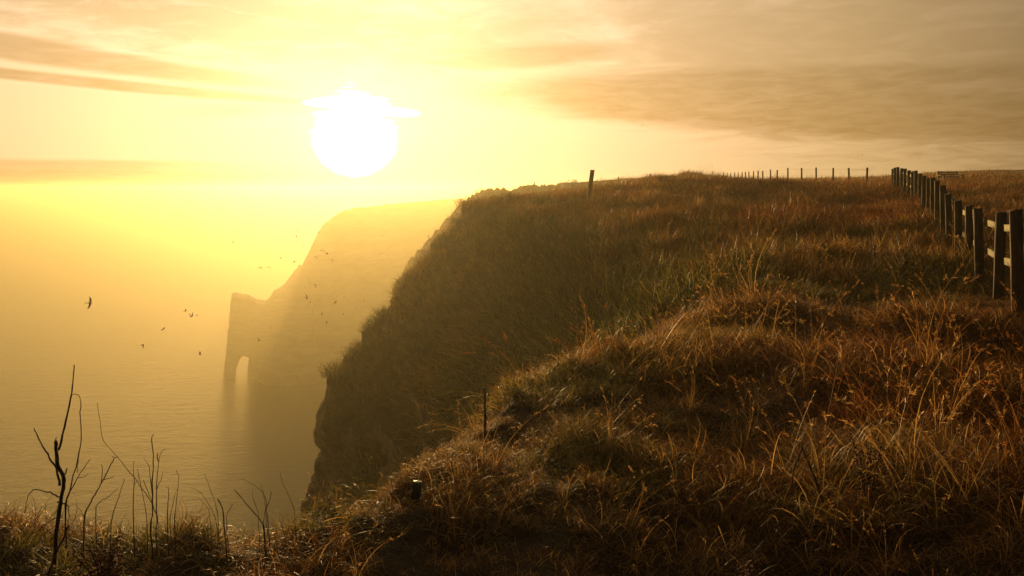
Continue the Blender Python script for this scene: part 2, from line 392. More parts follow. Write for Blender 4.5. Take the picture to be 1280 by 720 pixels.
slope = np.hypot(slopeY, slopeU)
rough = np.clip(slope - 0.25, 0, 2.0) * np.clip((75 - YY) / 20, 0.35, 1)
Z = Z + mid * (0.10 * fbm(XX * 0.4, YY * 0.4, 3, 21) + rough * 0.3 * fbm(XX * 0.35, Z * 0.35, 4, 33))
gx = np.gradient(Z, axis=0) / np.gradient(XX, axis=0); gy = np.gradient(Z, axis=1) / np.gradient(YY, axis=1) - gx * UU
slope = np.hypot(gx, gy)
# bedding ledges: steep faces stepped in and out by layer
st = np.clip(slope - 1.2, 0, 1) * np.clip((60 - YY) / 12, 0, 1) * np.clip((-3.5 - Z) / 2.5, 0, 1)
lay = np.floor(Z / 0.45 + 0.6 * vnoise(XX * 0.15, YY * 0.15, 3))
led = (hash2(lay, lay * 0, 77) - 0.5) * 0.55 + 0.25 * fbm(XX * 0.5, Z * 1.3, 4, 41)
PX = XX - st * led * 0.6 * (1 + YY / 130); PY = YY - st * led * 0.6
PZ = np.maximum(Z, -91.0)
nU, nY = Z.shape
ii = np.arange(nU * nY).reshape(nU, nY)
q = np.stack([ii[:-1, :-1], ii[1:, :-1], ii[1:, 1:], ii[:-1, 1:]], -1).reshape(-1, 4)
zq = PZ.ravel()[q].max(1)
q = q[zq > -90.5]
used = np.unique(q); remap = np.full(nU * nY, -1); remap[used] = np.arange(len(used))
V3 = np.stack([PX.ravel(), PY.ravel(), PZ.ravel()], 1)[used]
ground = link(bpy.data.objects.new("ground", mesh_np("ground", V3, remap[q], None, M_ground, True)), kind='structure')
# the clifftop behind the photographer
xs = np.linspace(-14, 30, 60); ys = np.linspace(-25, 0.62, 36)
bx_, by_ = np.meshgrid(xs, ys, indexing='ij'); bz_ = -1.715 + 0.03 * fbm(bx_, by_, 3, 3)
bi = np.arange(bx_.size).reshape(bx_.shape)
bq = np.stack([bi[:-1, :-1], bi[1:, :-1], bi[1:, 1:], bi[:-1, 1:]], -1).reshape(-1, 4)
link(bpy.data.objects.new("clifftop", mesh_np("clifftop", np.stack([bx_.ravel(), by_.ravel(), bz_.ravel()], 1), bq, None, M_ground, True)), kind='structure')

def sample(U, Y, A):
    fu = np.interp(U, UG, np.arange(nU)); fy = np.interp(Y, YS, np.arange(nY))
    i0 = np.clip(fu.astype(int), 0, nU - 2); j0 = np.clip(fy.astype(int), 0, nY - 2)
    a, b_ = fu - i0, fy - j0
    return (A[i0, j0] * (1 - a) * (1 - b_) + A[i0 + 1, j0] * a * (1 - b_) + A[i0, j0 + 1] * (1 - a) * b_ + A[i0 + 1, j0 + 1] * a * b_)
def gz(x, y): return float(sample(np.array([x / y]), np.array([y]), Z)[0])

# ------------------------------------------------------------------ sea
sz = 60000.0
link(bpy.data.objects.new("sea", mesh_np("sea", [(-sz, -sz, SEA), (sz, -sz, SEA), (sz, sz, SEA), (-sz, sz, SEA)], [[0, 1, 2, 3]], None, M_sea)), kind='structure')

# ------------------------------------------------------------------ far headland and the rock arch at its foot
C3 = [(-0.335, 388, -92), (-0.3235, 386, -92), (-0.318, 386, -70), (-0.31, 386, -55.5), (-0.30, 386, -52.8), (-0.285, 388, -47.5), (-0.273, 390, -43.5), (-0.262, 392, -36.6),
      (-0.25, 396, -27), (-0.236, 402, -18.3), (-0.222, 408, -13.7), (-0.21, 415, -11), (-0.17, 445, -9.6), (-0.08, 520, -7), (-0.03, 590, -5.6), (0.10, 700, -6), (0.3, 900, -7)]
g_u = np.linspace(-0.335, 0.28, 330); g_d = np.linspace(-1, 1, 150)
Yr = np.interp(g_u, [c[0] for c in C3], [c[1] for c in C3]); Zr = np.interp(g_u, [c[0] for c in C3], [c[2] for c in C3])
U3, D3 = np.meshgrid(g_u, g_d, indexing='ij')
dd = np.sign(D3) * np.abs(D3) ** 1.4 * np.where(D3 < 0, 6 + 0.42 * np.clip(Zr[:, None] - SEA, 0, 90), 120)
Y3 = Yr[:, None] + dd; X3 = U3 * Y3
t_ = np.clip(-dd / (5 + 0.38 * np.clip(Zr[:, None] - SEA, 0, 90)), 0, 1)
Z3 = np.where(dd < 0, Zr[:, None] * 1.0 + (SEA - 3 - Zr[:, None]) * np.clip(t_, 0, 1) ** 0.8, Zr[:, None] - dd * 0.75)
msk = np.clip(np.abs(dd) / 8, 0, 1)
Z3 = Z3 + msk * 4.0 * fbm(X3 * 0.03, Y3 * 0.03, 5, 50) + 0.5 * fbm(X3 * 0.2, Y3 * 0.2, 3, 51)
Y3 = Y3 + msk * 4.0 * fbm(X3 * 0.05, Z3 * 0.06, 4, 52)
Z3 = np.maximum(Z3, SEA - 0.8)
i3 = np.arange(U3.size).reshape(U3.shape)
q3 = np.stack([i3[:-1, :-1], i3[1:, :-1], i3[1:, 1:], i3[:-1, 1:]], -1).reshape(-1, 4)
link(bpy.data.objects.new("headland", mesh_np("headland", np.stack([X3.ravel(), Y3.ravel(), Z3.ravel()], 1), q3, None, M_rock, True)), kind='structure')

from mathutils.geometry import tessellate_polygon
outer = [(288.5, 377), (290.5, 369), (295, 368), (303, 370), (312, 371.5), (319, 376), (326, 377.5), (334, 378.5), (340, 371), (344, 366), (350, 362), (357, 357), (366, 346), (376, 331), (381, 338), (386, 360), (392, 400), (396, 476),
         (330, 476), (310.5, 476), (309.5, 465), (311.5, 455), (312.5, 447), (310.5, 442), (306, 440.5), (301, 442), (297.5, 449), (295.3, 457), (294.3, 466), (294, 476), (279.5, 476), (280, 468),
         (280.5, 460), (282, 448), (284, 434), (285, 418), (287, 401), (288, 388)]
AY = 386.0
ring = [at(x, y, AY) for x, y in outer]
for r_ in ring: r_.z = max(r_.z, SEA - 1.5)
dense = []
for a, b_ in zip(ring, ring[1:] + ring[:1]):
    n = max(1, int((b_ - a).length / 2.0))
    for k in range(n): dense.append(a.lerp(b_, k / n))
tri = tessellate_polygon([dense]); n = len(dense)
av = [p + Vector((2.7, -8, 0)) for p in dense] + [p + Vector((-3.0, 9, 0)) for p in dense]
af = [list(t3) for t3 in tri] + [[i + n for i in t3[::-1]] for t3 in tri]
aq = [[i, (i + 1) % n, n + (i + 1) % n, n + i] for i in range(n)]
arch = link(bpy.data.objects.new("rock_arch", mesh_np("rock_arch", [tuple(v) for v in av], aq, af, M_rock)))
arch['label'] = "tall rock arch standing in the sea at the tip of the hazy far headland"; arch['category'] = "rock arch"
rm = arch.modifiers.new("r", 'REMESH'); rm.mode = 'VOXEL'; rm.voxel_size = 0.7; rm.use_smooth_shade = True
tex = bpy.data.textures.new("rockiness", 'CLOUDS'); tex.noise_scale = 5.0; tex.noise_depth = 4
dm = arch.modifiers.new("d", 'DISPLACE'); dm.texture = tex; dm.strength = 1.5; dm.mid_level = 0.5; dm.texture_coords = 'GLOBAL'

# ------------------------------------------------------------------ grass: tuft shapes, scattered as instances
protos = bpy.data.collections.new("grass_tufts")            # not linked to the scene: only instanced
def blades(n, L, a0, a1, w, spread, segs=5, bcr=(0, 1), curl=0.6, heads=0, lean=0.0):
    """curved tapering blades rooted round the origin -> (verts, quads, tris, random per vertex)"""
    az_ = rng.uniform(0, 2 * math.pi, n); Ls = rng.uniform(L[0], L[1], n)
    s0 = rng.uniform(a0[0], a0[1], n); s1 = rng.uniform(a1[0], a1[1], n)
    rr = spread * np.sqrt(rng.uniform(0, 1, n)); ra = rng.uniform(0, 2 * math.pi, n)
    base_ = np.stack([rr * np.cos(ra), rr * np.sin(ra), np.full(n, -0.02)], 1)
    P = [base_]; A = az_.copy(); tw = rng.normal(0, curl, n)
    ts = np.linspace(0, 1, segs + 1)
    for k in range(segs):
        th = s0 + (s1 - s0) * ((ts[k] + ts[k + 1]) / 2) ** 1.3
        A = A + tw / segs
        d = np.stack([np.sin(th) * np.cos(A) + lean, np.sin(th) * np.sin(A), np.cos(th)], 1)
        P.append(P[-1] + d * (Ls / segs)[:, None])
    side_a = az_ + math.pi / 2 + rng.normal(0, 0.5, n)
    side = np.stack([np.cos(side_a), np.sin(side_a), rng.normal(0, 0.15, n)], 1)
    ws = rng.uniform(w * 0.6, w * 1.25, n)
    vs = []
    for k in range(segs + 1):
        wk = (ws * (1 - (ts[k]) ** 1.8) * 0.5)[:, None] + 0.00008
        vs += [P[k] - side * wk, P[k] + side * wk]
    vs = np.stack(vs, 1); nv = vs.shape[1]
    bc = np.repeat(rng.uniform(bcr[0], bcr[1], n), nv)
    o = (np.arange(n) * nv)[:, None]
    qs = np.concatenate([o + np.array([[2 * k, 2 * k + 1, 2 * k + 3, 2 * k + 2]]) for k in range(segs)], 0)
    vs = vs.reshape(-1, 3)
    if heads:
        tips = P[-1]; dirs = P[-1] - P[-2]; dirs /= np.linalg.norm(dirs, axis=1)[:, None]
        hv, hq, hb = [], [], []
        for i in range(n):
            for _ in range(heads):
                f_ = rng.uniform(0, 0.16); c = tips[i] - dirs[i] * f_ * Ls[i] * 1.2
                d = dirs[i] + rng.normal(0, 0.55, 3); d /= np.linalg.norm(d); l = rng.uniform(0.012, 0.03)
                s_ = np.cross(d, rng.normal(0, 1, 3)); s_ /= np.linalg.norm(s_); s_ *= 0.0022
                k0 = len(hv); hv += [c - s_ * 0.4, c + s_ * 0.4, c + d * l * 0.6 + s_, c + d * l * 0.6 - s_, c + d * l + s_ * .1, c + d * l - s_ * .1]
                hq += [[k0, k0 + 1, k0 + 2, k0 + 3], [k0 + 3, k0 + 2, k0 + 4, k0 + 5]]; hb += [rng.uniform(0.5, 1)] * 6
        hq = np.array(hq) + len(vs); vs = np.concatenate([vs, np.array(hv)]); qs = np.concatenate([qs, hq]); bc = np.concatenate([bc, hb])
    return vs, qs, bc
def proto(*sets):
    off = 0; vs, qs, bs = [], [], []
    for v_, q_, b_ in sets: vs.append(v_); qs.append(q_ + off); bs.append(b_); off += len(v_)
    name = "grass_tuft_%02d" % len(protos.objects)
    me = mesh_np("grass_tuft", np.concatenate(vs), np.concatenate(qs), None, M_grass)
    at_ = me.attributes.new('bc', 'FLOAT', 'POINT'); at_.data.foreach_set('value', np.concatenate(bs).astype(np.float32))
    o = bpy.data.objects.new(name, me); protos.objects.link(o)
for k in range(6):   # 0-5 long dry tussock hair, arching over
    proto(blades(44, (0.16, 0.40), (0.1, 1.1), (1.4, 3.0), 0.0048, 0.13, 7, (0.05, 1), 2.0, lean=0.15),
          blades(26, (0.10, 0.25), (0.3, 1.2), (1.2, 1.8), 0.0055, 0.14, 4, (0, 0.6), 1.6))
for k in range(4):   # 6-9 low matted thatch
    proto(blades(48, (0.12, 0.30), (0.3, 1.3), (1.3, 2.3), 0.0052, 0.16, 5, (0, 1), 2.2))
for k in range(4):   # 10-13 green short grass with some straw
    proto(blades(34, (0.08, 0.22), (0, 0.9), (0.5, 2.0), 0.0055, 0.13, 5, (0.1, 0.9), 0.9),
          blades(20, (0.14, 0.32), (0.2, 1.2), (1.2, 2.4), 0.0045, 0.14, 5, (0.9, 1), 1.8))
for k in range(3):   # 14-16 seed-head stalks
    proto(blades(5 + k, (0.40, 0.72), (0.0, 0.35), (0.4, 1.5), 0.0030, 0.06, 7, (0.5, 1), 0.5, heads=16),
          blades(30, (0.18, 0.4), (0, 0.6), (0.8, 2.0), 0.0034, 0.08, 5, (0.2, 1), 0.9))
for k in range(4):   # 17-20 middle distance: broader, fewer
    proto(blades(34, (0.20, 0.46), (0, 0.5), (0.6, 1.9), 0.010, 0.20, 4, (0.05, 1), 0.8, lean=0.2))
for k in range(2):   # 21-22 far: broader again
    proto(blades(22, (0.20, 0.50), (0, 0.6), (0.5, 1.8), 0.024, 0.45, 3, (0.1, 1), 0.6))

def scatter(name, pos, rot, scl, idx, tint, **props):
    me = bpy.data.meshes.new(name); me.vertices.add(len(pos)); me.vertices.foreach_set('co', np.asarray(pos, np.float32).ravel())
    for nm, ty, arr in (('rot', 'FLOAT_VECTOR', rot), ('scl', 'FLOAT', scl), ('idx', 'INT', idx), ('tint', 'FLOAT', tint)):
        a = me.attributes.new(nm, ty, 'POINT')
        a.data.foreach_set('vector' if ty == 'FLOAT_VECTOR' else 'value', np.asarray(arr, np.int32 if ty == 'INT' else np.float32).ravel())
    me.materials.append(M_grass)
    o = link(bpy.data.objects.new(name, me), **props)
    ng = bpy.data.node_groups.new(name, 'GeometryNodeTree')
    ng.interface.new_socket('Geometry', in_out='INPUT', socket_type='NodeSocketGeometry')
    ng.interface.new_socket('Geometry', in_out='OUTPUT', socket_type='NodeSocketGeometry')
    N = ng.nodes; L = ng.links
    gi, go = N.new('NodeGroupInput'), N.new('NodeGroupOutput')
    ci = N.new('GeometryNodeCollectionInfo'); ci.inputs['Collection'].default_value = protos
    ci.inputs['Separate Children'].default_value = True; ci.inputs['Reset Children'].default_value = True
    ip = N.new('GeometryNodeInstanceOnPoints'); ip.inputs['Pick Instance'].default_value = True
    def attr(nm, ty):
        n = N.new('GeometryNodeInputNamedAttribute'); n.data_type = ty; n.inputs['Name'].default_value = nm; return n.outputs[0]
    L.new(gi.outputs[0], ip.inputs['Points']); L.new(ci.outputs[0], ip.inputs['Instance'])
    L.new(attr('idx', 'INT'), ip.inputs['Instance Index'])
    L.new(attr('rot', 'FLOAT_VECTOR'), ip.inputs['Rotation']); L.new(attr('scl', 'FLOAT'), ip.inputs['Scale'])
    L.new(ip.outputs[0], go.inputs[0])
    o.modifiers.new("scatter", 'NODES').node_group = ng
    return o

def spots(y0, y1, dens, ul=-0.80, uh=0.95):
    area = (uh - ul) * (y1 ** 2 - y0 ** 2) / 2; n = int(area * dens)
    y = np.sqrt(rng.uniform(y0 ** 2, y1 ** 2, n)); u = rng.uniform(ul, uh, n)
    return u, y
def tilt_euler(tx, ty, spin):
    ang_ = np.hypot(tx, ty); out = np.empty((len(tx), 3))
    for i in range(len(tx)):
        a_ = ang_[i]
        m = Matrix.Rotation(spin[i], 3, 'Z')
        if a_ > 1e-4: m = Matrix.Rotation(a_, 3, Vector((-ty[i] / a_, tx[i] / a_, 0))) @ m
        out[i] = m.to_euler()
    return out
def grow(name, bands, **props):
    P_, Ro, Sc, Ix, Ti = [], [], [], [], []
    for (y0, y1, dens, kind, sc) in bands:
        u, y = spots(y0, y1, dens)
        z = sample(u, y, PZ); gx_ = sample(u, y, gx); gy_ = sample(u, y, gy); sl_ = np.hypot(gx_, gy_)
        x = sample(u, y, PX); yy = sample(u, y, PY)
        lim = 3.2 if y1 < 15 else 2.8
        keep = (z > -16) & ((sl_ < lim * rng.uniform(0.6, 1.1, len(u))) | ((y < 12) & (z > -2.6)))
        if y1 < 10: keep &= z > -6
        keep &= ~((np.abs(x + 0.478) < 0.06) & (yy > 3.75) & (yy < 4.08))
        u, y, z, gx_, gy_, x, yy, sl_ = (a[keep] for a in (u, y, z, gx_, gy_, x, yy, sl_))
        n = len(u)
        f_t = fbm(x * 0.7, yy * 0.7, 3, 60) * 1.3 + 0.5 * np.clip((sl_ - 0.1) / 0.4, 0, 1)               # tussocky or short
        f_g = fbm(x * 0.45 + 40, yy * 0.45, 4, 61) - 0.12 - 0.3 * ((x < 0.2) & (yy < 6))          # green or dry
        for qx, qy, qr in ((-0.9, 3.9, 0.35), (0.37, 4.6, 0.45), (2.1, 4.3, 0.6), (1.95, 7.5, 0.9), (1.7, 5.4, 0.5), (-1.8, 3.9, 0.4), (6.0, 13.0, 1.5)):
            f_g = f_g + 0.5 * np.exp(-((x - qx) ** 2 + (yy - qy) ** 2) / qr ** 2)   # greener flushes in the turf
        f_r = fbm(x * 0.35 - 40, yy * 0.35, 3, 62)          # rusty
        r = rng.uniform(0, 1, n)
        green = f_g + 0.3 * rng.normal(0, 1, n) > (0.44 if kind == 'near' else 0.9)
        tall = f_t + 0.3 * rng.normal(0, 1, n) > -0.1
        if kind == 'near':
            ix = np.where(tall, rng.integers(0, 6, n), rng.integers(6, 10, n))
            ix = np.where(green, rng.integers(10, 14, n), ix)
            ix = np.where(r < 0.028 * (u > -0.3), rng.integers(14, 17, n), ix)
        elif kind == 'mid':
            ix = np.where(r < 0.25, rng.integers(0, 6, n), rng.integers(17, 21, n)); ix = np.where(r > 0.975, rng.integers(14, 17, n), ix)
        else: ix = rng.integers(21, 23, n)
        s = sc * rng.uniform(0.7, 1.2, n) * np.clip(1.0 + 0.45 * f_t, 0.55, 1.6)
        ti = np.clip(0.27 + 0.28 * green * (kind == 'near') + 0.18 * f_g - 0.28 * np.clip(f_r, 0, 1) + rng.normal(0, 0.05, n), 0, 1)
        ti = np.where((yy > 11) & (sl_ > 0.22), np.clip(0.62 + 0.12 * f_g + rng.normal(0, 0.05, n), 0.3, 1), ti)  # slope tufts dark olive: greener grass, with the slope's shade put into the tint
        k_ = np.where(sl_ > 0.3, 0.75, 0.2)
        wob_x = 0.35 * vnoise(x * 0.8, yy * 0.8, 70) + 0.12 * rng.normal(0, 1, n) + 0.12
        wob_y = 0.35 * vnoise(x * 0.8, yy * 0.8, 71) + 0.12 * rng.normal(0, 1, n) - 0.05
        tx = np.clip(-gx_ * k_, -1.1, 1.1) + wob_x; ty = np.clip(-gy_ * k_, -1.1, 1.1) + wob_y
        # spin kept loose round one bearing so neighbouring tufts lie the same way
        spin = 0.6 + 1.3 * vnoise(x * 0.5, yy * 0.5, 72) + rng.normal(0, 0.7, n)
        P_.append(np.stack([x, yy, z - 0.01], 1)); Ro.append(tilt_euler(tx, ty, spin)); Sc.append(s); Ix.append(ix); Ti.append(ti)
    print(name, sum(map(len, P_)))
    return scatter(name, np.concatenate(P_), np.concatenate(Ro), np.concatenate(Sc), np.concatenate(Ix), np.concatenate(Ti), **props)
grow("meadow_grass", [(1.2, 6.0, 190, 'near', 0.72), (6.0, 13.0, 110, 'near', 0.92)], kind='stuff',
     label="tangled dry and green foreground grass wet with dew", category="grass")
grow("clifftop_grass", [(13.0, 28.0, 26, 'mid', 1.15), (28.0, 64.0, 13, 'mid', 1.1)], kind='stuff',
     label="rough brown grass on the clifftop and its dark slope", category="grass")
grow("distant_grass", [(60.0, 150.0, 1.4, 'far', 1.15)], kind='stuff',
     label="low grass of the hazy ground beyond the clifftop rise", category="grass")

# ------------------------------------------------------------------ fences
def post_mesh(w, d, h, chip=0.004):
    mb = MB(); n = 5
    pts = []
    for k in range(n):
        zz = h * k / (n - 1)
        for sx_, sy_ in ((-1, -1), (0.0, -1.03), (1, -1), (1.03, 0), (1, 1), (0, 1.03), (-1, 1), (-1.03, 0)):
            e = 0.86 if abs(sx_) > 0.9 and abs(sy_) > 0.9 else 1.0
            pts.append(Vector((sx_ * e * w / 2 + random.uniform(-chip, chip), sy_ * e * d / 2 + random.uniform(-chip, chip), zz + (random.uniform(-0.012, 0.012) + 0.03 * sx_ * w if k == n - 1 else 0))))
    mb.v = pts
    for k in range(n - 1):
        for i in range(8):
            j = (i + 1) % 8; mb.q.append([k * 8 + i, k * 8 + j, (k + 1) * 8 + j, (k + 1) * 8 + i])
    c = len(mb.v); mb.v.append(Vector((0, 0, h + 0.006)))
    for i in range(8): mb.t.append([(n - 1) * 8 + i, (n - 1) * 8 + (i + 1) % 8, c])
    return mesh_np("post", [tuple(v) for v in mb.v], mb.q, mb.t, M_post)
post_var = [post_mesh(0.125, 0.10, 1.75) for _ in range(5)]
tops = [(1274, 263, 8.8), (1246, 265.5, 10.4), (1226.5, 261, 12.0), (1210, 257, 13.6), (1197.5, 251, 15.2), (1188, 243, 16.8), (1180, 232, 18.4),
        (1172, 226, 20), (1166, 222, 21.6), (1159.5, 222.5, 23.2), (1154.5, 220, 24.8), (1150, 217, 26.4), (1145.5, 213.5, 28), (1140, 214, 29.6),
        (1135, 213, 31.2), (1130.5, 211, 32.8), (1126.5, 210.5, 34.4), (1122.5, 209, 36), (1118.5, 209.5, 37.6), (1115, 211, 39.2)]
tops = [(1331, 262, 7.1)] + tops
P0 = at(*tops[0])
fence = empty("post_and_rail_fence", (P0.x, P0.y, gz(P0.x, P0.y)), "dark post and rail fence with lichened rails running uphill at the right", "fence")
def child_at(me, name, parent, loc, rot=(0, 0, 0)):
    o = bpy.data.objects.new(name, me); COL.objects.link(o); o.parent = parent
    o.location = Vector(loc) - parent.location; o.rotation_euler = rot
    return o
dirf = Vector((0.726, 1.6, 0)).normalized(); yawf = math.atan2(dirf.y, dirf.x) - math.pi / 2
tp = [at(*t3) for t3 in tops]
for i, p in enumerate(tp):
    child_at(post_var[i % 5], "post", fence, (p.x, p.y, p.z - 1.75), (R(random.uniform(-1.5, 1.5)), R(random.uniform(-1.5, 1.5)), yawf + R(random.uniform(-4, 4))))
side = Vector((dirf.y, -dirf.x, 0))
for i in range(len(tp) - 1):
    a, b_ = tp[i], tp[i + 1]
    for dz_ in (0.20, 0.62):
        A_ = a + side * 0.078 + Vector((0, 0, -dz_)) - dirf * 0.04; B_ = b_ + side * 0.078 + Vector((0, 0, -dz_)) + dirf * 0.04 * -1
        # smooth the rail heights: they follow the slope, not each post top
        d = B_ - A_
        mb = MB()
        q_ = d.to_track_quat('X', 'Z').to_matrix()
        mb.box((0, 0, 0), (d.length * 0.998, 0.035, 0.085), None, 1.0, 0.003)
        me = mesh_np("rail", [tuple(v) for v in mb.v], mb.q, None, M_rail)
        child_at(me, "rail", fence, (A_ + B_) / 2, q_.to_euler())

us_f = [1083, 1062, 1040.6, 1020.5, 1002, 985, 971.5, 963, 953.5, 947.5, 941.5, 937, 932, 927.5, 923, 918.5, 913, 909, 905, 890, 875]
py_f = [209.5, 210, 210, 209.5, 210, 210, 212.5, 212, 213.5, 213.3, 214, 214.7, 215, 215.3, 215.6, 215.8, 216.3, 216, 215, 214.5, 214]
far = empty("post_and_wire_fence", (0.443 * 48, 48, gz(0.443 * 48, 48)), "line of slim wire fence posts on the skyline behind the clifftop", "fence")
slim = [post_mesh(0.11, 0.10, 2.1) for _ in range(3)]
ft = []
for i, (x, y) in enumerate(zip(us_f, py_f)):
    p = at(x, y, 48 + 3.1 * i); ft.append(p)
    child_at(slim[i % 3], "post", far, (p.x, p.y, p.z - 2.1), (R(random.uniform(-2, 2)), R(random.uniform(-2.5, 2.5)), random.uniform(-.3, .3)))
for dz_ in (0.12, 0.55, 0.95):
    mb = MB(); mb.tube([p + Vector((0, -0.06, -dz_)) for p in ft], [0.004] * len(ft), 4)
    mb.v = [v - far.location for v in mb.v]
    mb.build("wire", M_wire, far)

def lone_post(px, ytop, Y, w, lean, label, h=1.5):
    p = at(px, ytop, Y); me = post_mesh(w, w * 0.9, h)
    o = link(bpy.data.objects.new("fence_post", me), label=label, category="post", group="old posts left along the cliff edge")
    m = Matrix.Rotation(R(lean), 3, 'Y')
    o.location = p - m @ Vector((0, 0, h)); o.rotation_euler = m.to_euler()
lone_post(740.5, 212.5, 38, 0.20, 7, "thick leaning post standing alone on the grassy clifftop crest", 1.5)
lone_post(813, 217.5, 58, 0.16, 2, "short weathered post by the skyline left of the grassy mound")
lone_post(826.5, 220.5, 46, 0.15, -2, "short squat post in the grass just below the mound")
lone_post(668, 227.5, 118, 0.16, 0, "tiny post on the hazy ridge left of the leaning post", 2.0)
lone_post(720, 224.5, 122, 0.16, 3, "tiny post on the hazy ridge close beside the leaning post", 2.0)
lone_post(773, 221, 118, 0.16, 0, "tiny post on the hazy ridge right of the leaning post", 2.0)

# ------------------------------------------------------------------ bench beyond the fence
bp = at(1190, 231, 54.0); bp.z = gz(bp.x, bp.y) - 0.12
bench = empty("wooden_bench", bp, "old wooden bench with pale patches beyond the post and rail fence", "bench")
bench.rotation_euler = (0, 0, R(8))
def bpart(name, boxes, mat=M_bench):
    mb = MB()
    for c, d, ry in boxes: mb.box(c, d, Matrix.Rotation(R(ry), 3, 'X') if ry else None, 1.0, 0.004)
    return mb.build(name, mat, bench)
for x_ in (-0.78, 0.60):
    bpart("leg", [((x_, -0.25, 0.33), (0.09, 0.09, 0.66), 0)])
    bpart("back_post", [((x_, 0.28, 0.47), (0.11, 0.09, 1.0), -6)])
    bpart("armrest", [((x_, 0.0, 0.68), (0.10, 0.62, 0.05), 0)])
for k, y_ in enumerate((-0.22, -0.06, 0.10)): bpart("seat_slat", [((-0.09, y_, 0.44), (1.5, 0.13, 0.04), 0)])
for z_ in (0.58, 0.74, 0.90): bpart("back_slat", [((-0.09, 0.22 + (z_ - .5) * 0.1, z_), (1.38, 0.03, 0.10), -6)])
for x_, z_ in ((-0.18, 0.86), (-0.24, 0.62)): bpart("pale_patch", [((x_, 0.19 + (z_ - .5) * 0.1, z_), (0.10, 0.02, 0.12), 12)], M_pale)

# ------------------------------------------------------------------ dead stems
def px_tube(mb, pts, Y, r0, r1, org, bend=0.0, sub=3):
    w = [at(x, y, Y + bend * k + random.uniform(-0.015, 0.015)) for k, (x, y) in enumerate(pts)]
    # Catmull-Rom through the points for a natural bend
    out = []
    for i in range(len(w) - 1):
        p0, p1, p2, p3 = w[max(i - 1, 0)], w[i], w[i + 1], w[min(i + 2, len(w) - 1)]
        for k in range(sub):
            t1 = k / sub
            out.append(0.5 * ((2 * p1) + (p2 - p0) * t1 + (2 * p0 - 5 * p1 + 4 * p2 - p3) * t1 ** 2 + (3 * p1 - p0 - 3 * p2 + p3) * t1 ** 3))
    out.append(w[-1])
    n = len(out)
    rr = [(r0 + (r1 - r0) * i / (n - 1)) * random.uniform(0.88, 1.14) for i in range(n)]
    out = [o + Vector((random.gauss(0, .0012), random.gauss(0, .002), random.gauss(0, .0012))) for o in out]
    mb.tube([p - org for p in out], rr, 6)
def plant(name, org_px, Y, label, cat, stems, part="stem", group=None, mat=M_bark):
    org = at(org_px[0], org_px[1], Y); org.z = max(org.z, -2.5)
    e = empty(name, org, label, cat, group)
    for s_ in stems:
        pts, r0, r1 = s_[:3]; nm = s_[3] if len(s_) > 3 else part
        low = max(p[1] for p in pts)
        if Y < 3.7 and low > 620 and low < 690:
            pts = list(pts)
            if pts[0][1] == low: pts = [(pts[0][0] * 1.01, low + 45)] + pts
            elif pts[-1][1] == low and low > 630 and nm == 'stem' : pts = pts + [(pts[-1][0] * 1.01, low + 45)]
        mb = MB(); px_tube(mb, pts, Y + random.uniform(-0.06, 0.06), r0, r1, org, random.uniform(-0.02, 0.02)); mb.build(nm, mat, e, True)
    return e
Yl = 3.3
plant("dead_shrub", (68, 700), Yl, "tallest bare dead shrub with a broken black trunk at lower left", "shrub", [
    ([(68, 705), (70, 670), (74, 638), (79, 611), (79, 596), (73, 582), (71, 565), (70, 552)], 0.0085, 0.0065, "trunk"),
    ([(74, 562), (78, 545), (82.5, 527), (87, 505), (89.5, 490), (92, 470), (93.4, 456)], 0.0048, 0.002),
    ([(75, 606), (70, 586), (62, 572), (54.5, 560), (47, 546), (42, 535)], 0.0048, 0.002),
    ([(79, 597), (83, 590), (84, 585)], 0.0035, 0.002),
    ([(82, 640), (86, 618), (95, 584), (100, 560), (102, 541), (101, 515), (100, 498), (96, 493), (90, 493)], 0.0032, 0.0012),
    ([(75, 622), (66, 617), (58, 615), (43, 612), (37, 617), (33, 628), (31, 642)], 0.003, 0.001),
    ([(72, 628), (80, 630), (85, 634), (87, 646)], 0.003, 0.0015),
    ([(82, 630), (90, 610), (99, 594), (106, 583), (113, 574)], 0.003, 0.0014),
    ([(98, 597), (104, 596), (110, 592)], 0.0015, 0.001),
    ([(60, 722), (66, 700), (76, 680), (87, 656)], 0.006, 0.004),
    ([(76, 645), (64, 650), (50, 662), (40, 668)], 0.0022, 0.001),
    ([(97, 590), (97.5, 582), (97, 574)], 0.0014, 0.0008),
    ([(70, 556), (69, 550), (70.5, 546)], 0.003, 0.001),
    ], "branch")
plant("dead_shrub", (111, 660), Yl - 0.05, "forked dead stem leaning right just beside the tallest dead shrub", "shrub", [
    ([(104, 652), (111, 633), (119, 618), (126, 605), (135, 588), (143, 573)], 0.0038, 0.0018),
    ([(127, 603), (128, 592), (127, 581)], 0.0016, 0.001), ([(128, 600), (136, 598), (143, 595)], 0.0016, 0.001),
    ([(143, 573), (139, 570)], 0.0016, 0.0006), ([(143, 573), (148, 570)], 0.0014, 0.0006),
    ([(120, 634), (134, 622), (147, 611)], 0.002, 0.001), ([(138, 655), (149, 621), (155.5, 598)], 0.0024, 0.001)])
plant("dead_stalk", (190, 640), Yl + 0.1, "very thin long pale-tipped stalk bending down to the right", "stalk", [
    ([(121.5, 504), (125, 527), (129, 550), (144, 569), (169, 599), (187, 624), (196, 645)][::-1], 0.0018, 0.0009)])
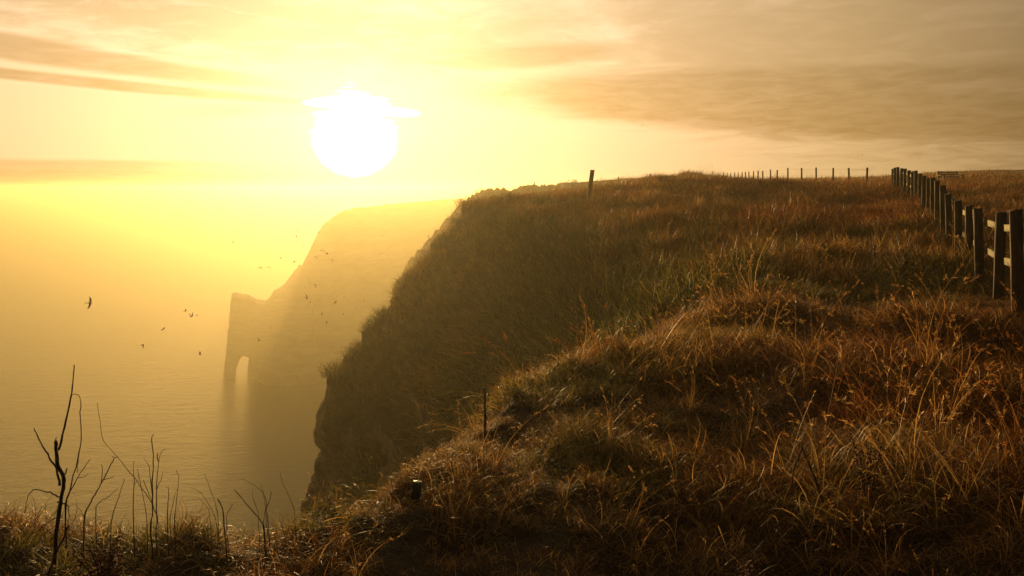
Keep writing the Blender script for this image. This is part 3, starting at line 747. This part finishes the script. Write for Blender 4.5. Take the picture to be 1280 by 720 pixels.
plant("dead_shrub", (193, 650), Yl + 0.1, "cluster of upright bare twigs, second tallest at lower left", "shrub", [
    ([(189, 655), (190, 645), (191, 602), (192, 578), (190, 550), (192, 543)], 0.0036, 0.0016),
    ([(195, 650), (196, 608), (198, 584), (200, 569), (205.6, 562)], 0.0024, 0.001),
    ([(167, 650), (167, 602), (167, 577)], 0.0026, 0.001), ([(183, 645), (176.6, 611.5), (172, 585.5)], 0.0018, 0.0009),
    ([(190, 618), (186, 584), (180, 573)], 0.0018, 0.0008), ([(196, 611), (201, 600), (204, 588.6)], 0.0016, 0.0008),
    ([(179, 601), (186, 618), (192, 630)], 0.0014, 0.001), ([(209, 648), (211, 628), (211, 611), (207, 609)], 0.0022, 0.001),
    ([(168, 606), (172, 600), (173, 592)], 0.0012, 0.0007), ([(199, 577), (196, 570), (198, 566)], 0.0022, 0.0018)])
plant("dead_stalk", (220, 655), Yl + 0.05, "single hooked bare twig just right of the upright twig cluster", "stalk", [
    ([(218, 655), (219, 640), (222, 614), (223, 596), (220, 588)], 0.0022, 0.0008), ([(213, 650), (217, 625), (221, 612)], 0.0016, 0.0008)])
plant("dead_shrub", (278, 655), Yl + 0.15, "splayed reddish twigs rising from a brown clump at left of centre", "shrub", [
    ([(281, 658), (277.5, 636), (272, 624)], 0.0028, 0.0022), ([(272, 645), (270, 633), (262, 611), (255.5, 591)], 0.0016, 0.0008),
    ([(270, 650), (251.5, 617), (238, 610)], 0.0015, 0.0007), ([(283, 648), (288, 636), (291, 629)], 0.0016, 0.001),
    ([(262, 645), (256, 630), (247, 622)], 0.0012, 0.0006)])
plant("dead_shrub", (331, 660), Yl + 0.2, "arching thin twigs crossing in front of the dark water", "shrub", [
    ([(330, 660), (328, 654), (310, 633), (300, 620), (293, 612)], 0.0026, 0.0014),
    ([(334, 640), (331, 620), (319, 607), (299, 598)], 0.0017, 0.0008), ([(329, 655), (334, 633), (339, 618), (338, 614)], 0.0018, 0.0014),
    ([(322, 640), (316, 622), (316, 611)], 0.0014, 0.0007), ([(331, 624), (328, 614), (326, 606)], 0.0014, 0.0007)])
plant("dead_stalk", (366, 640), Yl + 0.2, "lone thin twig against the foot of the dark cliff", "stalk", [([(368, 642), (364, 627), (354, 605), (350, 591)], 0.0017, 0.0008)])
plant("fallen_twig", (570, 620), 4.3, "dark crooked twig lying in the lit grass beside the black stub", "twig", [
    ([(580, 622), (571, 602), (565.6, 589), (565, 573), (567, 564)], 0.0045, 0.002), ([(572, 616), (552, 615), (536, 621), (520, 628), (508, 633)], 0.004, 0.002),
    ([(547, 605), (553, 592), (558, 581)], 0.002, 0.001), ([(572, 612), (572, 626), (574, 634)], 0.003, 0.002), ([(540, 622), (556, 630), (574, 632)], 0.003, 0.002)])
plant("leaning_stalk", (650, 600), 4.8, "pair of dark stalks slanting up to the right in mid foreground", "stalk", [
    ([(640, 618), (660, 590), (676, 566), (688, 545)], 0.005, 0.0025), ([(672, 596), (690, 570), (706, 552)], 0.0035, 0.002)])
plant("leaning_stalk", (1010, 600), 3.9, "two crossed dark stalks in the shaded grass at lower right", "stalk", [
    ([(1030, 628), (1018, 598), (1007, 570), (1001, 556)], 0.0062, 0.003), ([(989, 610), (993, 585), (1003, 560)], 0.0042, 0.0025)])
plant("wooden_stake", (606, 560), 5.2, "thin blackened upright stake in the tall grass near centre", "stake", [
    ([(603, 590), (605, 560), (606.5, 530), (606, 500), (605, 484)], 0.0095, 0.007, "shaft")])
plant("wooden_stake", (1050, 640), 3.3, "pale broken straw stalk standing at the bottom right", "stake", [
    ([(1036, 690), (1043, 660), (1050, 620)], 0.002, 0.0015, "shaft")], mat=M_rail)
# black stub with a pale top
sp = at(521, 620, 4.05)
stub = empty("post_stub", sp, "small square black stub with pale top in lit grass beneath the cliff", "stub")
m = MB(); m.box((0, 0, 0.03), (0.044, 0.040, 0.085), Matrix.Rotation(R(6), 3, 'Y'), 0.95, 0.003); m.build("shaft", M_black, stub)
m = MB(); m.box((0.004, -0.010, 0.074), (0.022, 0.018, 0.010), Matrix.Rotation(R(14), 3, 'Y'), 0.8, 0.002); m.build("pale_cap", M_pale, stub)

# rusty dock plants: stems beaded with seed clusters
def dock(px, py, Y, h, n, label, tiltx=0.0):
    org = at(px, py, Y); g_ = gz(org.x, org.y); org.z = g_
    e = empty("dock_plant", org, label, "dock plant", "withered dock plants")
    for k in range(n):
        mb = MB(); a = random.uniform(0, 6.28); l = h * random.uniform(0.65, 1.0); sp_ = random.uniform(0.10, 0.55)
        pts = [Vector((math.cos(a) * sp_ * l * (i / 5) ** 1.3 + tiltx * i / 5 * l, math.sin(a) * sp_ * l * (i / 5) ** 1.3, l * i / 5)) for i in range(6)]
        mb.tube(pts, [0.0045 - 0.0005 * i for i in range(6)], 5); st_ = mb.build("stem", M_bark, e, True)
        mb = MB()
        for _ in range(60):
            f_ = random.uniform(0.35, 1.0); i = min(int(f_ * 5), 4); c = pts[i].lerp(pts[i + 1], f_ * 5 - i)
            c = c + Vector((random.gauss(0, .012), random.gauss(0, .012), random.gauss(0, .012)))
            mb.box(c, [random.uniform(0.004, 0.010)] * 3, Euler((random.random() * 6, random.random() * 6, 0)).to_matrix(), 0.5)
        mb.build("seed_head", M_dock, e)['kind'] = 'stuff'
dock(133, 715, 3.25, 0.24, 8, "rust-brown withered dock clump right of the tallest dead shrub", 0.0)
dock(1085, 650, 3.9, 0.42, 5, "largest rust-red dock clump in the dark grass at lower right")
dock(940, 725, 3.3, 0.22, 3, "small rust-red dock at the bottom edge left of the larger clump")
dock(1062, 420, 8.5, 0.5, 3, "withered dock standing in the grass below the fence end")

# ------------------------------------------------------------------ birds
def bird_mesh(kind):
    mb = MB()
    # body along +x: rings
    prof = [(-0.50, 0.0, 0.01), (-0.30, 0.0, 0.045), (-0.05, 0.0, 0.095), (0.15, 0.005, 0.10), (0.30, 0.02, 0.065), (0.38, 0.03, 0.055), (0.45, 0.025, 0.012)]
    mb.tube([(x, 0, z) for x, z, r in prof], [r for _, _, r in prof], 7)
    # fanned tail
    o = len(mb.v); mb.v += [Vector((-0.34, -0.03, 0.012)), Vector((-0.34, 0.03, 0.012)), Vector((-0.62, 0.10, 0.0)), Vector((-0.62, -0.10, 0.0)),
                            Vector((-0.34, -0.03, -0.004)), Vector((-0.34, 0.03, -0.004)), Vector((-0.62, 0.10, -0.008)), Vector((-0.62, -0.10, -0.008))]
    mb.q += [[o, o + 1, o + 2, o + 3], [o + 7, o + 6, o + 5, o + 4], [o + 2, o + 6, o + 7, o + 3]]
    up = {'up': (0.75, 1.05), 'glide': (0.22, -0.10), 'down': (-0.35, -0.8), 'mid': (0.45, 0.15)}[kind]
    for sgn in (-1, 1):
        chord = [(0.20, 0.22), (0.26, 0.24), (0.16, 0.18), (-0.10, 0.03)]   # leading edge x, chord
        span = [0.06, 0.35, 0.70, 1.05]; z = [0.04, 0.04 + 0.29 * up[0]]; z += [z[1] + 0.35 * (up[0] + up[1]) / 2]; z += [z[2] + 0.35 * up[1]]
        fo = 1.0 / math.sqrt(1 + up[1] ** 2 * 0.6); o = len(mb.v)
        for k in range(4):
            yk = sgn * span[k] * (fo if k > 1 else 1.0)
            for dz_ in (0.012, -0.008):
                mb.v += [Vector((chord[k][0], yk, z[k] + dz_)), Vector((chord[k][0] - chord[k][1] - 0.08, yk, z[k] + dz_ * 0.5))]
        for k in range(3):
            a = o + 4 * k; b_ = a + 4
            mb.q += [[a, b_, b_ + 1, a + 1], [a + 2, a + 3, b_ + 3, b_ + 2], [a, a + 2, b_ + 2, b_], [a + 1, b_ + 1, b_ + 3, a + 3]]
    me = mesh_np("seabird", [tuple(v * 0.5) for v in mb.v], mb.q, mb.t, M_bird); return me
BM = {k: bird_mesh(k) for k in ('up', 'glide', 'down', 'mid')}
GROUP_A, GROUP_B, GROUP_C = "seabirds over the open sea", "seabirds wheeling by the far headland", "small birds in the sky over the clifftop"
birds = [ # px, py, distance, span, pose, heading deg, bank deg, label, group
 (112, 379, 78, 0.78, 'glide', 20, 60, "largest dark bird banking with wings near upright over the sea", GROUP_A),
 (231.5, 389, 95, 0.55, 'mid', 10, 10, "upper left of three birds close together over the open sea", GROUP_A),
 (239, 396, 95, 0.6, 'up', -10, 0, "middle bird of the three close together over the open sea", GROUP_A),
 (246, 394.5, 105, 0.42, 'glide', 30, 5, "faintest right-hand bird of three close together over the sea", GROUP_A),
 (204, 411.5, 95, 0.55, 'glide', 0, 15, "bird flying right below and left of the close group of three", GROUP_A),
 (178, 431, 95, 0.6, 'down', 40, 10, "bird with drooped wings lowest over the open sea at left", GROUP_A),
 (249.5, 443.5, 95, 0.52, 'up', 15, 0, "lone bird over the sea just left of the rock arch", GROUP_A),
 (156, 286, 130, 0.4, 'glide', 60, 0, "tiny solitary bird high over the bright sea at left", GROUP_A),
 (291, 302, 120, 0.5, 'down', 30, 10, "solitary bird left of the flock, above the sun-lit sea", GROUP_B),
 (325.5, 334, 115, 0.58, 'down', 60, 0, "leftmost bird of the low pair above the arch", GROUP_B),
 (336, 333.5, 115, 0.58, 'down', 80, 5, "right bird of the low pair above the arch", GROUP_B),
 (351, 323, 115, 0.45, 'mid', 20, 10, "bird at the left end of the row of three near the headland edge", GROUP_B),
 (358, 325.5, 120, 0.38, 'glide', 10, 0, "small flat bird in the middle of the row near the headland edge", GROUP_B),
 (367.5, 327.5, 115, 0.6, 'glide', 5, 12, "bird at the right end of the row near the headland edge", GROUP_B),
 (371.5, 288, 115, 0.5, 'mid', 50, 20, "topmost bird of the flock beside the headland", GROUP_B),
 (370, 296.5, 115, 0.45, 'up', 20, 0, "left bird of a close pair under the topmost bird", GROUP_B),
 (374, 297.5, 120, 0.38, 'glide', 70, 0, "right bird of a close pair under the topmost bird", GROUP_B),
 (364, 300.5, 120, 0.38, 'glide', 0, 0, "thin level bird below and left of the close pair", GROUP_B),
 (365, 305, 115, 0.5, 'down', 85, 0, "bird with hanging wings under the thin level bird", GROUP_B),
 (378.5, 307, 120, 0.42, 'down', 60, 10, "small bird just left of the headland's sloping edge", GROUP_B),
 (398, 291, 115, 0.5, 'mid', 15, 10, "bird crossing the top of the headland's sloping edge", GROUP_B),
 (402, 313, 115, 0.5, 'glide', -30, 25, "left bird of the tight bunch against the pale headland", GROUP_B),
 (405.5, 314, 115, 0.45, 'down', 70, 0, "middle bird of the tight bunch against the pale headland", GROUP_B),
 (408.5, 317.5, 115, 0.62, 'mid', 0, 0, "lower right bird of the tight bunch against the pale headland", GROUP_B),
 (394.5, 321, 115, 0.55, 'down', 70, 15, "bird left of and below the tight bunch", GROUP_B),
 (414.5, 324.5, 115, 0.45, 'down', 50, 10, "bird right of and below the tight bunch", GROUP_B),
 (394, 356, 115, 0.62, 'down', 55, 35, "bird alone in the middle of the headland face", GROUP_B),
 (383, 372, 115, 0.6, 'mid', 30, 50, "upper bird of the pair right of the arch top", GROUP_B),
 (387.5, 378, 120, 0.45, 'glide', 10, 10, "lower bird of the pair right of the arch top", GROUP_B),
 (419, 378.5, 115, 0.55, 'mid', -20, 30, "bird on the headland face halfway to the dark cliff", GROUP_B),
 (402, 391.5, 115, 0.55, 'down', 20, 30, "bird lower on the headland face, left of the dark cliff", GROUP_B),
 (408, 402, 115, 0.55, 'down', 20, 20, "bird above the grassy overhang of the dark cliff, lowest of its line", GROUP_B),
 (429, 393, 120, 0.45, 'glide', 10, -20, "faint bird close beside the dark cliff's grassy shoulder", GROUP_B),
 (444.5, 385, 120, 0.38, 'glide', 0, 0, "flat faint bird nearest above the dark cliff's grassy shoulder", GROUP_B),
 (454, 376.5, 120, 0.45, 'mid', 0, 20, "faint bird at right, almost touching the dark slope's outline", GROUP_B),
 (323.5, 426, 110, 0.5, 'up', 30, 20, "bird in front of the rock arch above its opening", GROUP_B),
 (399.5, 459.5, 110, 0.45, 'glide', 0, -15, "faint bird low beside the dark cliff's rock ledges", GROUP_B),
 (650.5, 95, 33, 0.11, 'glide', 20, 0, "tiny bird high in the sky under the middle cloud", GROUP_C),
 (803.5, 156.5, 55, 0.2, 'mid', 20, 30, "tiny bird against the long streak of cloud right of centre", GROUP_C),
 (1193.5, 151, 55, 0.17, 'glide', 20, 0, "highest tiny bird over the fence at right", GROUP_C),
 (1064.5, 193, 60, 0.15, 'glide', 0, 0, "left one of three tiny birds above the far fence end", GROUP_C),
 (1073, 195.5, 60, 0.17, 'mid', 0, 0, "lowest of three tiny birds above the far fence end", GROUP_C),
 (1077.5, 194, 60, 0.15, 'up', 0, 0, "right one of three tiny birds above the far fence end", GROUP_C),
 (1109.5, 188, 60, 0.15, 'glide', 0, 0, "tiny bird right above the top of the rail fence", GROUP_C),
 (1138.5, 194.5, 60, 0.17, 'glide', 20, 0, "tiny bird above the middle of the rail fence line", GROUP_C),
 (1157.5, 194, 60, 0.17, 'mid', 20, 0, "tiny bird above the bench, left one of two level birds", GROUP_C),
 (1166.5, 184.5, 60, 0.15, 'glide', 20, 0, "tiny bird a little higher than its neighbours above the bench", GROUP_C),
 (1200.5, 195.5, 60, 0.17, 'glide', 20, 0, "rightmost tiny bird low over the dark field", GROUP_C),
]
for (x, y, Y, span, pose, hd, bank, lab, grp) in birds:
    o = link(bpy.data.objects.new("seabird" if grp != GROUP_C else "small_bird", BM[pose]), label=lab, category="bird", group=grp)
    k_ = 0.62 if grp != GROUP_C else 1.0
    o.location = at(x, y, Y * k_); o.scale = (span * (k_ * 1.6 if k_ < 1 else 1),) * 3
    o.rotation_euler = (R(bank), R(random.uniform(-8, 8)), R(hd))

# ------------------------------------------------------------------ the morning mist, one closed box round camera and scene
hz = 61000.0; zb, zt = SEA - 1.6, HAZE_TOP
hv = [(-hz, -hz, zb), (hz, -hz, zb), (hz, hz, zb), (-hz, hz, zb), (-hz, -hz, zt), (hz, -hz, zt), (hz, hz, zt), (-hz, hz, zt)]
hq = [[3, 2, 1, 0], [4, 5, 6, 7], [0, 1, 5, 4], [1, 2, 6, 5], [2, 3, 7, 6], [3, 0, 4, 7]]
M_haze = bpy.data.materials.new("haze"); M_haze.use_nodes = True; nt = M_haze.node_tree; nt.nodes.remove(nt.nodes['Principled BSDF'])
pv = nt.nodes.new('ShaderNodeVolumePrincipled'); nt.links.new(pv.outputs[0], nt.nodes['Material Output'].inputs['Volume'])
pv.inputs['Density'].default_value = HAZE_DENSITY; pv.inputs['Anisotropy'].default_value = 0.71; pv.inputs['Color'].default_value = (0.64, 0.60, 0.38, 1)
link(bpy.data.objects.new("haze", mesh_np("haze", hv, hq, None, M_haze)), kind='stuff')
